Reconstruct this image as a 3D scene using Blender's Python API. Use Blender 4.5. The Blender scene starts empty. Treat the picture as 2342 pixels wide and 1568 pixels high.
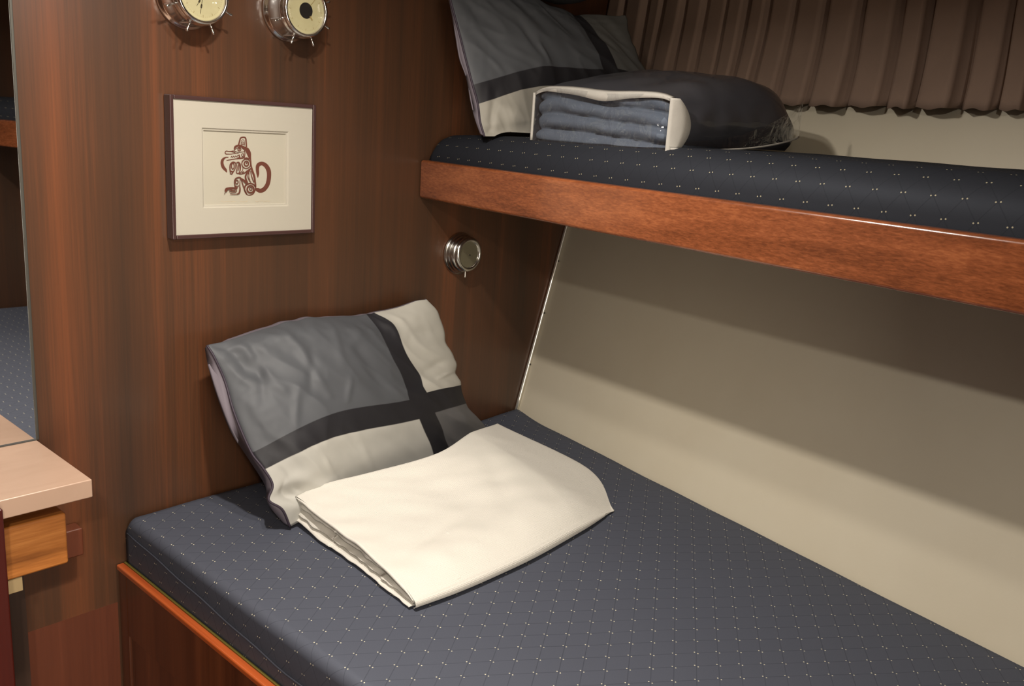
import bpy, bmesh, math, random
import numpy as np
from mathutils import Vector, Matrix, noise
PI = math.pi
scene = bpy.context.scene
col = scene.collection

# ---------------------------------------------------------------- camera
YAW, PITCH, ROLL, FPX = 0.839095216, -0.236854549, 0.0667728577, 2053.38
CAM = np.array([0.0, -1.5, 1.45])
cF = np.array([math.sin(YAW)*math.cos(PITCH), math.cos(YAW)*math.cos(PITCH), math.sin(PITCH)])
_r = np.array([math.cos(YAW), -math.sin(YAW), 0.0]); _u = np.cross(_r, cF)
cR = math.cos(ROLL)*_r + math.sin(ROLL)*_u
cU = -math.sin(ROLL)*_r + math.cos(ROLL)*_u
cam = bpy.data.cameras.new('camera'); cam_o = bpy.data.objects.new('camera', cam); col.objects.link(cam_o)
cam.sensor_width = 36.0; cam.lens = FPX/2342*36.0; cam.clip_start = 0.02
M = Matrix.Identity(4)
for i in range(3):
    M[i][0] = cR[i]; M[i][1] = cU[i]; M[i][2] = -cF[i]; M[i][3] = CAM[i]
cam_o.matrix_world = M
scene.camera = cam_o

# ---------------------------------------------------------------- world, lights, exposure
w = bpy.data.worlds.new('world'); scene.world = w; w.use_nodes = True
w.node_tree.nodes['Background'].inputs[0].default_value = (0.9, 0.85, 0.8, 1)
w.node_tree.nodes['Background'].inputs[1].default_value = 0.02
scene.view_settings.view_transform = 'Standard'; scene.view_settings.look = 'None'
scene.view_settings.gamma = 1.0; scene.view_settings.use_curve_mapping = False
scene.view_settings.exposure = 0.0

LAMPS = [  # x, y, z, watts, disc diameter, spread
    (0.63, -0.60, 1.885, 10.8, 0.045, 163),
    (0.76, -0.60, 1.885, 3.2, 0.045, 163),
    (-0.28, -1.75, 1.885, 22.5, 0.09, 180),
]
def area(x, y, z, wt, d, spread, colr=(1.0, 0.93, 0.84)):
    l = bpy.data.lights.new('lamp_light', 'AREA'); l.shape = 'DISK'; l.size = d; l.energy = wt
    l.color = colr; l.spread = math.radians(spread)
    o = bpy.data.objects.new('lamp_light', l); col.objects.link(o); o.location = (x, y, z)
    return o
for L in LAMPS: area(*L)
# added soft fill light, out of view, to brighten the hull and drawer
dl_ = bpy.data.lights.new('fill_light', 'AREA'); dl_.shape = 'RECTANGLE'; dl_.size = .6; dl_.size_y = 1.5
dl_.energy = 35.0; dl_.color = (1.0, .90, .76)
do_ = bpy.data.objects.new('fill_light', dl_); col.objects.link(do_); do_.location = (-.25, -2.88, 1.1)
do_.rotation_euler = (math.radians(90), 0, math.radians(-28))

# ---------------------------------------------------------------- helpers
def ray(px, py):
    return cR*(px-1171)/FPX - cU*(py-784)/FPX + cF
def at(px, py, Y=0.0):
    d = ray(px, py); return CAM + d*((Y-CAM[1])/d[1])
def atz(px, py, z):
    d = ray(px, py); return CAM + d*((z-CAM[2])/d[2])
def hull_x(y, z):
    return 1.857 + (z-1.204)*0.3137 + 0.217*y

def tag(o, label=None, cat=None, group=None, kind=None):
    if label: o['label'] = label
    if cat: o['category'] = cat
    if group: o['group'] = group
    if kind: o['kind'] = kind
    return o
def empty(name, loc, label, cat, group=None):
    o = bpy.data.objects.new(name, None); col.objects.link(o); o.location = loc
    o.empty_display_size = 0.02
    return tag(o, label, cat, group)
def wloc(o):
    v = Vector((0, 0, 0))
    while o is not None:
        v = v + Vector(o.location); o = o.parent
    return v
def mk(name, verts, faces, mat, parent=None, smooth=False, uvs=None, mats=None, fmat=None, origin=None):
    me = bpy.data.meshes.new(name)
    me.from_pydata([tuple(map(float, v)) for v in verts], [], faces)
    if uvs is not None:
        ul = me.uv_layers.new(name='UVMap')
        for lp in me.loops: ul.data[lp.index].uv = uvs[lp.vertex_index]
    me.materials.append(mat)
    for m in (mats or []): me.materials.append(m)
    if fmat:
        for p in me.polygons: p.material_index = fmat[p.index]
    if smooth:
        for p in me.polygons: p.use_smooth = True
    bm = bmesh.new(); bm.from_mesh(me); bmesh.ops.recalc_face_normals(bm, faces=bm.faces); bm.to_mesh(me); bm.free()
    o = bpy.data.objects.new(name, me); col.objects.link(o)
    if parent is not None:
        me.transform(Matrix.Translation(-wloc(parent))); o.parent = parent
    else:
        if origin is None:
            c = [sum(v[i] for v in verts)/len(verts) for i in range(2)]
            origin = (c[0], c[1], min(v[2] for v in verts))
        me.transform(Matrix.Translation(-Vector(origin))); o.location = origin
    return o
class MB:
    def __init__(s): s.v = []; s.f = []
    def add(s, v, f):
        n = len(s.v); s.v += [tuple(map(float, p)) for p in v]; s.f += [tuple(i+n for i in q) for q in f]; return s
    def box(s, a, b):
        x0, y0, z0 = a; x1, y1, z1 = b
        return s.add([(x0,y0,z0),(x1,y0,z0),(x1,y1,z0),(x0,y1,z0),(x0,y0,z1),(x1,y0,z1),(x1,y1,z1),(x0,y1,z1)],
                     [(0,3,2,1),(4,5,6,7),(0,1,5,4),(1,2,6,5),(2,3,7,6),(3,0,4,7)])
    def hexa(s, p):   # bottom 4, top 4
        return s.add(p, [(0,3,2,1),(4,5,6,7),(0,1,5,4),(1,2,6,5),(2,3,7,6),(3,0,4,7)])
    def tube(s, pts, r, n=8, closed=False):
        pts = [Vector(p) for p in pts]; rs = r if isinstance(r, (list, tuple)) else [r]*len(pts)
        V = []; k = len(pts); prev = None
        for i, p in enumerate(pts):
            if closed: t = pts[(i+1) % k]-pts[i-1]
            else: t = pts[min(i+1, k-1)]-pts[max(i-1, 0)]
            t.normalize()
            if prev is None:
                a = Vector((0,0,1)) if abs(t.z) < .8 else Vector((1,0,0))
                x = t.cross(a).normalized()
            else:
                x = (prev - t*prev.dot(t)).normalized()
            prev = x; y = t.cross(x)
            for j in range(n):
                an = 2*PI*j/n; V.append(p + (x*math.cos(an)+y*math.sin(an))*rs[i])
        F = []
        for i in range(k if closed else k-1):
            for j in range(n):
                a = i*n+j; b = i*n+(j+1) % n; i2 = (i+1) % k
                F.append((a, b, i2*n+(j+1) % n, i2*n+j))
        if not closed: F.append(tuple(range(n))[::-1]); F.append(tuple(range((k-1)*n, k*n)))
        return s.add(V, F)
    def lathe(s, prof, c, n=48):  # axis along -y out of the bulkhead; prof = (radius, depth)
        V = []; F = []
        for (r, d) in prof:
            for j in range(n):
                an = 2*PI*j/n; V.append((c[0]+r*math.cos(an), c[1]-d, c[2]+r*math.sin(an)))
        for i in range(len(prof)-1):
            for j in range(n):
                a = i*n+j; b = i*n+(j+1) % n; F.append((a, b, b+n, a+n))
        F.append(tuple(range(n))); F.append(tuple(range((len(prof)-1)*n, len(prof)*n))[::-1])
        return s.add(V, F)
    def build(s, name, mat, parent=None, smooth=False, bevel=0, origin=None):
        o = mk(name, s.v, s.f, mat, parent, smooth, origin=origin)
        if bevel:
            m = o.modifiers.new('bevel', 'BEVEL'); m.width = bevel; m.segments = 3; m.limit_method = 'ANGLE'; m.angle_limit = math.radians(40)
            for p in o.data.polygons: p.use_smooth = True
            m2 = o.modifiers.new('wn', 'WEIGHTED_NORMAL')
        return o
def grid_faces(nu, nv, off=0, wrap=False):
    F = []
    for j in range(nv-1):
        for i in range(nu if wrap else nu-1):
            a = off+j*nu+i; b = off+j*nu+(i+1) % nu; F.append((a, b, b+nu, a+nu))
    return F
def crom(xs, ys, x):   # smooth 1-D interpolation (monotone-free cubic hermite) of vectors
    xs = np.asarray(xs, float); ys = np.asarray(ys, float)
    i = int(np.clip(np.searchsorted(xs, x)-1, 0, len(xs)-2))
    h = xs[i+1]-xs[i]; t = (x-xs[i])/h
    def sl(k):
        if k == 0: return (ys[1]-ys[0])/(xs[1]-xs[0])
        if k == len(xs)-1: return (ys[-1]-ys[-2])/(xs[-1]-xs[-2])
        return (ys[k+1]-ys[k-1])/(xs[k+1]-xs[k-1])
    m0 = sl(i)*h; m1 = sl(i+1)*h
    return (2*t**3-3*t*t+1)*ys[i]+(t**3-2*t*t+t)*m0+(-2*t**3+3*t*t)*ys[i+1]+(t**3-t*t)*m1

# ---------------------------------------------------------------- materials
def srgb(r, g, b):
    f = lambda c: (c/255)/12.92 if c/255 <= .04045 else ((c/255+.055)/1.055)**2.4
    return (f(r), f(g), f(b), 1)
class NT:
    def __init__(s, name):
        s.m = bpy.data.materials.new(name); s.m.use_nodes = True; s.t = s.m.node_tree
        s.b = s.t.nodes['Principled BSDF']; s.out = s.t.nodes['Material Output']
    def n(s, ty, **kw):
        nd = s.t.nodes.new(ty)
        for k, v in kw.items(): setattr(nd, k, v)
        return nd
    def l(s, a, b): s.t.links.new(a, b)
    def put(s, sock, v):
        if hasattr(v, 'links') or isinstance(v, bpy.types.NodeSocket): s.l(v, sock)
        else: sock.default_value = v
    def math(s, op, a, b=0.0, c=None, clamp=False):
        nd = s.n('ShaderNodeMath', operation=op, use_clamp=clamp)
        s.put(nd.inputs[0], a); s.put(nd.inputs[1], b)
        if c is not None: s.put(nd.inputs[2], c)
        return nd.outputs[0]
    def mix(s, f, a, b):
        nd = s.n('ShaderNodeMix', data_type='RGBA')
        s.put(nd.inputs[0], f); s.put(nd.inputs[6], a); s.put(nd.inputs[7], b)
        return nd.outputs[2]
    def step(s, x, lo, hi):   # smooth 0..1
        nd = s.n('ShaderNodeMapRange', interpolation_type='SMOOTHSTEP')
        s.put(nd.inputs[0], x); s.put(nd.inputs[1], lo); s.put(nd.inputs[2], hi)
        return nd.outputs[0]
    def coord(s, which='Object', scale=(1,1,1), rot=(0,0,0), loc=(0,0,0)):
        tc = s.n('ShaderNodeTexCoord'); mp = s.n('ShaderNodeMapping')
        mp.inputs[1].default_value = loc; mp.inputs[2].default_value = rot; mp.inputs[3].default_value = scale
        s.l(tc.outputs[which], mp.inputs[0]); return mp.outputs[0]
    def noise(s, vec, scale=1, detail=3, rough=.5, dist=0):
        nd = s.n('ShaderNodeTexNoise'); s.l(vec, nd.inputs['Vector'])
        nd.inputs['Scale'].default_value = scale; nd.inputs['Detail'].default_value = detail
        nd.inputs['Roughness'].default_value = rough; nd.inputs['Distortion'].default_value = dist
        return nd.outputs['Fac']
    def bump(s, h, strength=.3, dist=.001):
        nd = s.n('ShaderNodeBump'); nd.inputs['Strength'].default_value = strength; nd.inputs['Distance'].default_value = dist
        s.l(h, nd.inputs['Height']); s.l(nd.outputs[0], s.b.inputs['Normal'])
    def base(s, v): s.put(s.b.inputs['Base Color'], v)
    def set(s, **kw):
        for k, v in kw.items(): s.b.inputs[k.replace('_', ' ')].default_value = v
        return s
def plain(name, c, rough=.5, metal=0, **kw):
    t = NT(name); t.base(c); t.set(Roughness=rough, Metallic=metal, **kw); return t.m
def wood(name, dark, mid, light, axis, band=18, rough=.32, coat=.35, seed=0.0, fine=260, stretch=.03, figure=0.0, sharp=0):
    """varnished mahogany, grain along `axis`"""
    t = NT(name)
    sc = [1, 1, 1]; sc[axis] = stretch
    v = t.coord('Object', tuple(sc), loc=(seed, seed*.7, seed*.3))
    n1 = t.noise(v, band, 2, .5, .15); n2 = t.noise(v, band*4.3, 3, .6, .1); n3 = t.noise(v, fine, 3, .65)
    a = t.math('ADD', t.math('MULTIPLY', n1, .6), t.math('MULTIPLY', n2, .28))
    a = t.math('ADD', a, t.math('MULTIPLY', n3, .22))
    if figure:
        sf = [1, 1, 1]; sf[axis] = .13
        n4 = t.noise(t.coord('Object', tuple(sf)), 420, 3, .6, .4)
        a = t.math('ADD', a, t.math('MULTIPLY', t.math('SUBTRACT', n4, .5), figure))
    if sharp: a = t.math('ADD', .5, t.math('MULTIPLY', t.math('SUBTRACT', a, .535), 1.0))
    r = t.n('ShaderNodeValToRGB'); t.l(a, r.inputs[0])
    r.color_ramp.elements[0].position = .36; r.color_ramp.elements[0].color = dark
    r.color_ramp.elements[1].position = .74; r.color_ramp.elements[1].color = light
    e = r.color_ramp.elements.new(.55); e.color = mid
    t.base(r.outputs[0]); t.set(Roughness=rough, Coat_Weight=coat, Coat_Roughness=.18)
    t.bump(n3, .12, .0004)
    return t.m

M_WALL = wood('bulkhead_mahogany', srgb(58,41,29), srgb(79,50,32), srgb(112,64,37), 2, band=8, rough=.4, coat=.22, stretch=.016, sharp=1)
M_WALL_LOW = wood('lower_panel_mahogany', srgb(82,42,28), srgb(98,52,34), srgb(112,60,40), 2, band=14, rough=.38, coat=.2, seed=3)
M_BOARD = wood('bunk_board_mahogany', srgb(92,48,26), srgb(124,68,38), srgb(150,88,52), 1, band=24, rough=.27, coat=.45, seed=2, stretch=.04, figure=.5)
M_RIM = wood('rim_mahogany', srgb(150,66,28), srgb(178,86,40), srgb(200,106,54), 1, band=30, rough=.25, coat=.5, seed=5)
M_BASE = wood('bunk_front_mahogany', srgb(66,34,20), srgb(90,48,28), srgb(112,62,36), 2, band=20, rough=.3, coat=.4, seed=7)
M_TEAK = wood('drawer_teak', srgb(140,82,34), srgb(178,110,50), srgb(206,136,70), 0, band=70, rough=.45, coat=.1, seed=1, stretch=.08)
M_RED = wood('cabinet_mahogany', srgb(54,16,12), srgb(66,20,15), srgb(78,25,18), 2, band=12, rough=.35, coat=.3, seed=9)
M_DARKW = wood('dark_cabinet_wood', srgb(44,30,22), srgb(56,38,28), srgb(70,48,34), 2, band=20, rough=.5, coat=.1, seed=4)  # dark wood of the recessed cabinet body
M_CHROME = plain('polished_chrome', (.80,.79,.77,1), .13, 1)
M_CHROME2 = plain('nickel', (.62,.60,.55,1), .22, 1)
M_BRASS = plain('brass_strip', srgb(150,140,70), .35, .7)
M_FRAME = plain('frame_maroon', srgb(66,44,42), .32, 0, Coat_Weight=.3)
M_MIRROR = plain('mirror_silver', (.86,.87,.87,1), .015, 1)
M_ALU = plain('mirror_edge_metal', srgb(84,82,76), .5, .6)
M_BLACK = plain('black_enamel', srgb(28,26,24), .4)
M_WHITEPL = plain('white_plastic', srgb(210,206,196), .4)
M_SCREW = plain('dark_screw', srgb(80,76,70), .4, .8)
M_INK = plain('red_brown_ink', srgb(92,48,34), .9)
M_INKLT = plain('faint_ink', srgb(168,142,116), .8)
M_PENCIL = plain('pencil', srgb(190,176,150), .8)
M_MAT = plain('cream_mount', srgb(174,168,154), .85)
M_BEVEL = plain('mount_bevel', srgb(190,180,160), .85)
M_PAPER = plain('cream_paper', srgb(174,168,152), .85)
M_HAND = plain('clock_hand_black', srgb(60,52,36), .4)
M_CEIL = plain('ceiling_vinyl', srgb(196,184,160), .6)
M_FLOOR = wood('cabin_sole', srgb(70,40,24), srgb(96,56,34), srgb(120,74,46), 1, band=20, rough=.4)
M_DIFF = NT('lamp_diffuser'); M_DIFF.base((.9,.85,.75,1)); M_DIFF.b.inputs['Emission Color'].default_value = (1,.86,.68,1); M_DIFF.b.inputs['Emission Strength'].default_value = 6; M_DIFF = M_DIFF.m

def clear(name, rough=.05, tint=(1,1,1,1), wave=0.0, refl=1.0):
    t = NT(name); t.t.nodes.remove(t.b)
    tr = t.n('ShaderNodeBsdfTransparent'); tr.inputs[0].default_value = tint
    gl = t.n('ShaderNodeBsdfGlossy'); gl.inputs['Roughness'].default_value = rough
    lw = t.n('ShaderNodeLayerWeight'); lw.inputs[0].default_value = .5
    fres = t.math('ADD', .04, t.math('MULTIPLY', .96, t.math('POWER', lw.outputs['Facing'], 5.0)))
    mx = t.n('ShaderNodeMixShader')
    t.l(t.math('MULTIPLY', fres, refl, clamp=True), mx.inputs[0]); t.l(tr.outputs[0], mx.inputs[1]); t.l(gl.outputs[0], mx.inputs[2])
    if wave:
        n = t.noise(t.coord('Object'), 28, 3, .5, .6)
        b = t.n('ShaderNodeBump'); b.inputs['Strength'].default_value = wave; b.inputs['Distance'].default_value = .02
        t.l(n, b.inputs['Height']); t.l(b.outputs[0], gl.inputs['Normal']); t.l(b.outputs[0], lw.inputs['Normal'])
    t.l(mx.outputs[0], t.out.inputs[0]); return t.m
M_GLASS = clear('picture_glass', .03, refl=.35)
M_VINYL = clear('clear_vinyl', .08, (.93,.94,.95,1), .4, refl=2.0)

def fabric_dots(name, basec, linec, dotc, rot=.05, spec=.05, rough=.56, lw=.8):
    t = NT(name)
    uv = t.n('ShaderNodeUVMap'); uv.uv_map = 'UVMap'
    mp = t.n('ShaderNodeMapping'); mp.inputs[2].default_value = (0, 0, rot); t.l(uv.outputs[0], mp.inputs[0])
    sp = t.n('ShaderNodeSeparateXYZ'); t.l(mp.outputs[0], sp.inputs[0])
    s_ = t.math('DIVIDE', sp.outputs[0], .0272); t_ = t.math('DIVIDE', sp.outputs[1], .0383)
    hs = t.math('MULTIPLY', s_, .5)
    al = t.math('ADD', t_, hs); be = t.math('SUBTRACT', t_, hs)
    da = t.math('SUBTRACT', al, t.math('ROUND', al)); db = t.math('SUBTRACT', be, t.math('ROUND', be))
    dx = t.math('MULTIPLY', t.math('SUBTRACT', da, db), .0272)
    dy = t.math('MULTIPLY', t.math('ADD', da, db), .5*.0383)
    ay = t.math('SUBTRACT', t.math('ABSOLUTE', dy), .0027)
    ax = t.math('SUBTRACT', dx, t.math('MULTIPLY', t.math('SIGN', dy), -.0004))
    dist = t.math('SQRT', t.math('ADD', t.math('MULTIPLY', ax, ax), t.math('MULTIPLY', ay, ay)))
    dot = t.math('SUBTRACT', 1.0, t.step(dist, .0007, .0013))
    la = t.math('MULTIPLY', t.math('ABSOLUTE', da), .026); lb = t.math('MULTIPLY', t.math('ABSOLUTE', db), .026)
    ln = t.math('SUBTRACT', 1.0, t.step(t.math('MINIMUM', la, lb), .0002, .0008))
    tw = t.noise(mp.outputs[0], 900, 2, .6)
    big = t.noise(mp.outputs[0], 5, 2, .5)
    c = t.mix(t.math('MULTIPLY', tw, .5), basec, linec)
    c = t.mix(t.math('MULTIPLY', ln, t.math('MULTIPLY', big, lw, clamp=True)), c, linec)
    c = t.mix(dot, c, dotc)
    t.base(c); t.set(Roughness=.85, Specular_IOR_Level=.1)
    gl = t.n('ShaderNodeBsdfGlossy'); gl.inputs['Roughness'].default_value = rough
    t.put(gl.inputs['Color'], t.mix(t.math('MULTIPLY', ln, .5), (.84*spec, .93*spec, 1.10*spec, 1), (.28*spec, .31*spec, .36*spec, 1)))
    ad = t.n('ShaderNodeAddShader'); t.l(t.b.outputs[0], ad.inputs[0]); t.l(gl.outputs[0], ad.inputs[1]); t.l(ad.outputs[0], t.out.inputs[0])
    t.bump(t.math('SUBTRACT', tw, t.math('MULTIPLY', ln, 1.2*lw)), .2, .0006)
    return t.m
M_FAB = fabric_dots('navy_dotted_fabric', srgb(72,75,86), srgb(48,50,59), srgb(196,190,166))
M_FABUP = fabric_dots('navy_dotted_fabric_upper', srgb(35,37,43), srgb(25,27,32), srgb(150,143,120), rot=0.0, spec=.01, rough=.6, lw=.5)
M_SEAM = plain('navy_piping', srgb(46,48,58), .8)

def hullmat():
    t = NT('hull_vinyl'); v = t.coord('Object')
    n = t.noise(v, 6, 3, .6); n2 = t.noise(v, 220, 2, .5)
    t.base(t.mix(n, srgb(196,186,164), srgb(204,196,176))); t.set(Roughness=.42)
    t.bump(n2, .1, .0008); return t.m
M_HULL = hullmat()

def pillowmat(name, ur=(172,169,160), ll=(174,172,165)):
    t = NT(name)
    uv = t.n('ShaderNodeUVMap'); uv.uv_map = 'UVMap'
    sp = t.n('ShaderNodeSeparateXYZ'); t.l(uv.outputs[0], sp.inputs[0])
    u, v = sp.outputs[0], sp.outputs[1]
    e = .0025
    su = t.step(u, .74-e, .74+e); sv = t.step(v, .33-e, .33+e)     # quadrant selectors
    inu = t.math('MULTIPLY', t.step(u, .70-e, .70+e), t.math('SUBTRACT', 1.0, t.step(u, .78-e, .78+e)))
    inv = t.math('MULTIPLY', t.step(v, .28-e, .28+e), t.math('SUBTRACT', 1.0, t.step(v, .38-e, .38+e)))
    st = t.math('MAXIMUM', inu, inv)
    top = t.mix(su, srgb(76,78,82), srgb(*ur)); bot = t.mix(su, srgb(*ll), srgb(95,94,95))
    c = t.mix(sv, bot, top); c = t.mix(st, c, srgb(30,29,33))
    # back panel, stored at u > 1.5
    c = t.mix(t.step(u, 1.4, 1.6), c, srgb(116,108,118))
    n = t.noise(t.coord('Object'), 9, 3, .6)
    c = t.mix(t.math('MULTIPLY', t.math('SUBTRACT', n, .4, clamp=True), .35), c, srgb(70,70,74))
    t.base(c); t.set(Roughness=.6, Specular_IOR_Level=.4)
    t.bump(t.noise(t.coord('Object'), 900, 2, .5), .12, .0005)
    return t.m
M_PILLOW = pillowmat('patchwork_satin')
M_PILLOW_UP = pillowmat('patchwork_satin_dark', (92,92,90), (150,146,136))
M_PBACK = plain('lilac_grey_backing', srgb(104,96,104), .7)
M_PPIPE = plain('plum_piping', srgb(50,40,52), .6)
def towelmat():
    t = NT('white_waffle_cotton'); v = t.coord('UV')
    wv = t.n('ShaderNodeTexWave'); t.l(v, wv.inputs[0]); wv.inputs['Scale'].default_value = 46; wv.bands_direction = 'X'
    wv2 = t.n('ShaderNodeTexWave'); t.l(v, wv2.inputs[0]); wv2.inputs['Scale'].default_value = 46; wv2.bands_direction = 'Y'
    h = t.math('ADD', t.math('MULTIPLY', wv.outputs['Fac'], wv2.outputs['Fac']), t.noise(t.coord('Object'), 700, 2, .6))
    t.base(srgb(210,206,197)); t.set(Roughness=.9); t.bump(h, .35, .0016); return t.m
M_TOWEL = towelmat()
def clothmat(name, a, b, sc=8, rough=.9, bsc=500, bs=.2):
    t = NT(name); t.base(t.mix(t.noise(t.coord('Object'), sc, 3, .6), a, b)); t.set(Roughness=rough)
    t.bump(t.noise(t.coord('Object'), bsc, 2, .6), bs, .001); return t.m
M_BLANKET = clothmat('grey_blue_fleece', srgb(76,84,96), srgb(90,98,112), 20)
M_COVER = clothmat('black_bag_fabric', srgb(50,50,54), srgb(62,62,68), 12, .42, bsc=18, bs=.5)
M_COVER.node_tree.nodes['Principled BSDF'].inputs['Coat Weight'].default_value = .5
M_TAPE = clothmat('white_zip_tape', srgb(176,172,164), srgb(160,156,149), 60, .7)
M_CURT = clothmat('taupe_curtain', srgb(146,122,106), srgb(130,108,94), 14)
M_DARKCL = clothmat('black_cloth', srgb(34,34,34), srgb(42,42,42), 10)
def tilemat():
    t = NT('travertine_tile'); v = t.coord('Object', (1, 1, 1), rot=(0, 0, .5))
    n = t.noise(t.coord('Object', (3, 9, 3), rot=(0,0,.4)), 3, 4, .6, .8); n2 = t.noise(v, 90, 3, .6)
    c = t.mix(n, srgb(172,142,122), srgb(192,162,142)); c = t.mix(t.math('MULTIPLY', n2, .3), c, srgb(178,154,132))
    t.base(c); t.set(Roughness=.22); return t.m
M_TILE = tilemat()
def dialmat():
    t = NT('aged_cream_dial'); t.base(t.mix(t.noise(t.coord('Object'), 40, 3, .6), srgb(178,170,132), srgb(160,152,116)))
    t.set(Roughness=.5); return t.m
M_DIAL = dialmat()
M_GDIAL = plain('grey_dial', srgb(112,106,86), .35, .3)

# ---------------------------------------------------------------- setting
YE = -1.86          # foot-end bulkhead
b = MB().box((-1.4, 0, 0), (2.15, .04, 2.0)); o = b.build('wall_back', M_WALL); tag(o, kind='structure')
b = MB().box((-1.4, -.0012, 0), (.638, 0, .557)); o = b.build('trim_1', M_WALL_LOW); tag(o, kind='structure')
b = MB().box((-1.44, -2.9, 0), (-1.4, .04, 2.0)); o = b.build('wall_left', M_WALL); tag(o, kind='structure')
b = MB().box((-1.4, -2.94, 0), (-.60, -2.9, 2.0)); o = b.build('wall_front', M_WALL); tag(o, kind='structure')
b = MB().box((.08, -2.94, 0), (.60, -2.9, 2.0)); o = b.build('wall_front', M_WALL); tag(o, kind='structure')
b = MB().box((.60, YE-.04, 0), (2.0, YE, 2.0)); o = b.build('wall_foot_end', M_WALL); tag(o, kind='structure')
b = MB().box((.56, -2.94, 0), (.60, YE, 2.0)); o = b.build('wall_passage', M_WALL); tag(o, kind='structure')
b = MB().box((-1.44, -2.94, -.04), (2.2, .04, 0)); o = b.build('floor', M_FLOOR); tag(o, kind='structure')
b = MB().box((-1.44, -2.94, 1.90), (2.2, .04, 1.94)); o = b.build('ceiling', M_CEIL); tag(o, kind='structure')
V = []
for (dx) in (0, .04):
    for y in (0.0, YE-.04):
        for z in (0.0, 1.95): V.append((hull_x(y, z)+dx, y, z))
o = mk('wall_right', V, [(0,1,3,2),(4,6,7,5),(0,4,5,1),(2,3,7,6),(1,5,7,3),(0,2,6,4)], M_HULL); tag(o, kind='structure')

# white edge strip between the bulkhead and the hull, with screws
st = empty('edge_strip', (hull_x(0, .70)-.004, -.003, .70), 'thin white metal strip edging the hull panel along the wood bulkhead', 'edge strip')
MB().tube([(hull_x(0, z)-.0065, -.0045, z) for z in np.linspace(.70, 1.281, 12)], .0048, 12).build('strip', plain('edge_strip_white', srgb(235,232,222), .22, .8), st, True)
for z in (.843, .977, 1.112):
    x = hull_x(0, z)-.0065
    MB().lathe([(.0001,.0108),(.0022,.0102),(.003,.008),(.003,.006)], (x, 0, z), 12).build('screw', M_SCREW, st, True)

# mirror on the bulkhead
mr = empty('wall_mirror', (.10, -.003, .90), 'tall wall mirror with grey metal edge above the tiled counter', 'mirror')
MB().box((-.35, -.004, .8995), (.5155, -.0006, 1.86)).build('mirror_glass', M_MIRROR, mr)
b = MB().box((.5155, -.0060, .8995), (.5200, -.0006, 1.86)); b.build('edge_trim', M_ALU, mr, bevel=.001)
MB().box((-.35, -.0065, .8993), (.5154, -.0045, .9012)).build('sealant', plain('grey_sealant', srgb(70,68,64), .7), mr)

# ---------------------------------------------------------------- lower berth
lb = empty('lower_bunk', (1.0, -.9, 0), 'lower built-in bunk with mahogany front and bright varnished rim', 'bunk')
MB().box((.638, YE+.002, .622), (.652, -.001, .633)).build('rim', M_RIM, lb, bevel=.003)
MB().box((.652, YE+.002, .60), (.6565, -.001, .6335)).build('brass_strip', M_BRASS, lb, bevel=.001)
b = MB().box((.642, -.032, 0.001), (.6515, -.001, .6215))
b.box((.642, YE+.002, .50), (.6515, -.032, .6215)); b.box((.642, YE+.002, 0.001), (.6515, -.032, .10)); b.box((.642, YE+.002, .10), (.6515, YE+.04, .50))
b.build('face_frame', M_BASE, lb, bevel=.002)
MB().box((.6475, YE+.0405, .1005), (.6515, -.0325, .4995)).build('panel', M_BASE, lb)
b = MB(); y0, y1 = YE+.002, -.002
b.hexa([(.662, y0, .56), (hull_x(y0, .56)-.003, y0, .56), (hull_x(y1, .56)-.003, y1, .56), (.662, y1, .56),
        (.662, y0, .585), (hull_x(y0, .56)-.003, y0, .585), (hull_x(y1, .56)-.003, y1, .585), (.662, y1, .585)])
b.build('platform', M_BASE, lb)

def mattress(name, prof, back, y0, y1, mat, seamz, label, end_r=.022, puff=0.0, seed=1, zc=0.0, sag=0.0, hump=0.0, follow=False):
    """prof: list of (dx, z) from front bottom up to the crown, dx measured from front(y); back(y): hull-side x at the top"""
    front = prof[0]; pts = prof[1]
    ny = 150; rows = []
    ztop = pts[-1][1]; zbot = pts[0][1]
    nb = 44
    for j in range(ny+1):
        q = j/ny; y = y0+(y1-y0)*q
        xf = front(y); xb = back(y)
        wob = .004*noise.noise(Vector((y*9, seed, 0)))+.003*noise.noise(Vector((y*23, seed+3, 0)))
        dend = min(abs(y-y0), abs(y-y1))
        er = 1-math.sqrt(max(0, 1-(1-min(1, dend/end_r))**2)) if dend < end_r else 0
        row = []
        for (dx, z) in pts: row.append((xf+dx, z))
        x_s = xf+pts[-1][0]; x_e = xb-.012
        for i in range(1, nb+1):
            f = i/nb; x = x_s+(x_e-x_s)*f
            z = ztop+zc*math.sin(PI*f)+.0016*noise.noise(Vector((x*7, y*7, seed)))
            row.append((x, z))
        row += [(xb-.006+wob*.6, ztop-.004), (xb-.0035+wob*.4, ztop-.012), (xb-.012, ztop-.03), (xb-.3137*(ztop-zbot)-.006, zbot)]
        zz = []
        for (x, z) in row:
            k = (z-zbot)/(ztop-zbot)
            z2 = z-er*end_r*.8*max(0, k) - sag*math.exp(-abs(y-y0)/.22)*max(0, k) + hump*math.exp(-(abs(y-y0)/.07)**2)*max(0, k)*max(0, (x-xf)/(xb-xf)-.8)*5
            zz.append((x, y, z2))
        rows.append(zz)
    n = len(rows[0]); verts = [p for r in rows for p in r]
    uv = []
    for r in rows:
        s = 0; px = r[0]
        for p in r:
            s += math.hypot(p[0]-px[0], p[2]-px[2]); uv.append((s+(-.0045 if follow else r[0][0]), p[1])); px = p
    F = grid_faces(n, len(rows), wrap=True)
    F.append(tuple(range(n))[::-1]); F.append(tuple(range((len(rows)-1)*n, len(rows)*n)))
    o = mk(name, verts, F, mat, None, True, uvs=uv)
    return o
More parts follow.
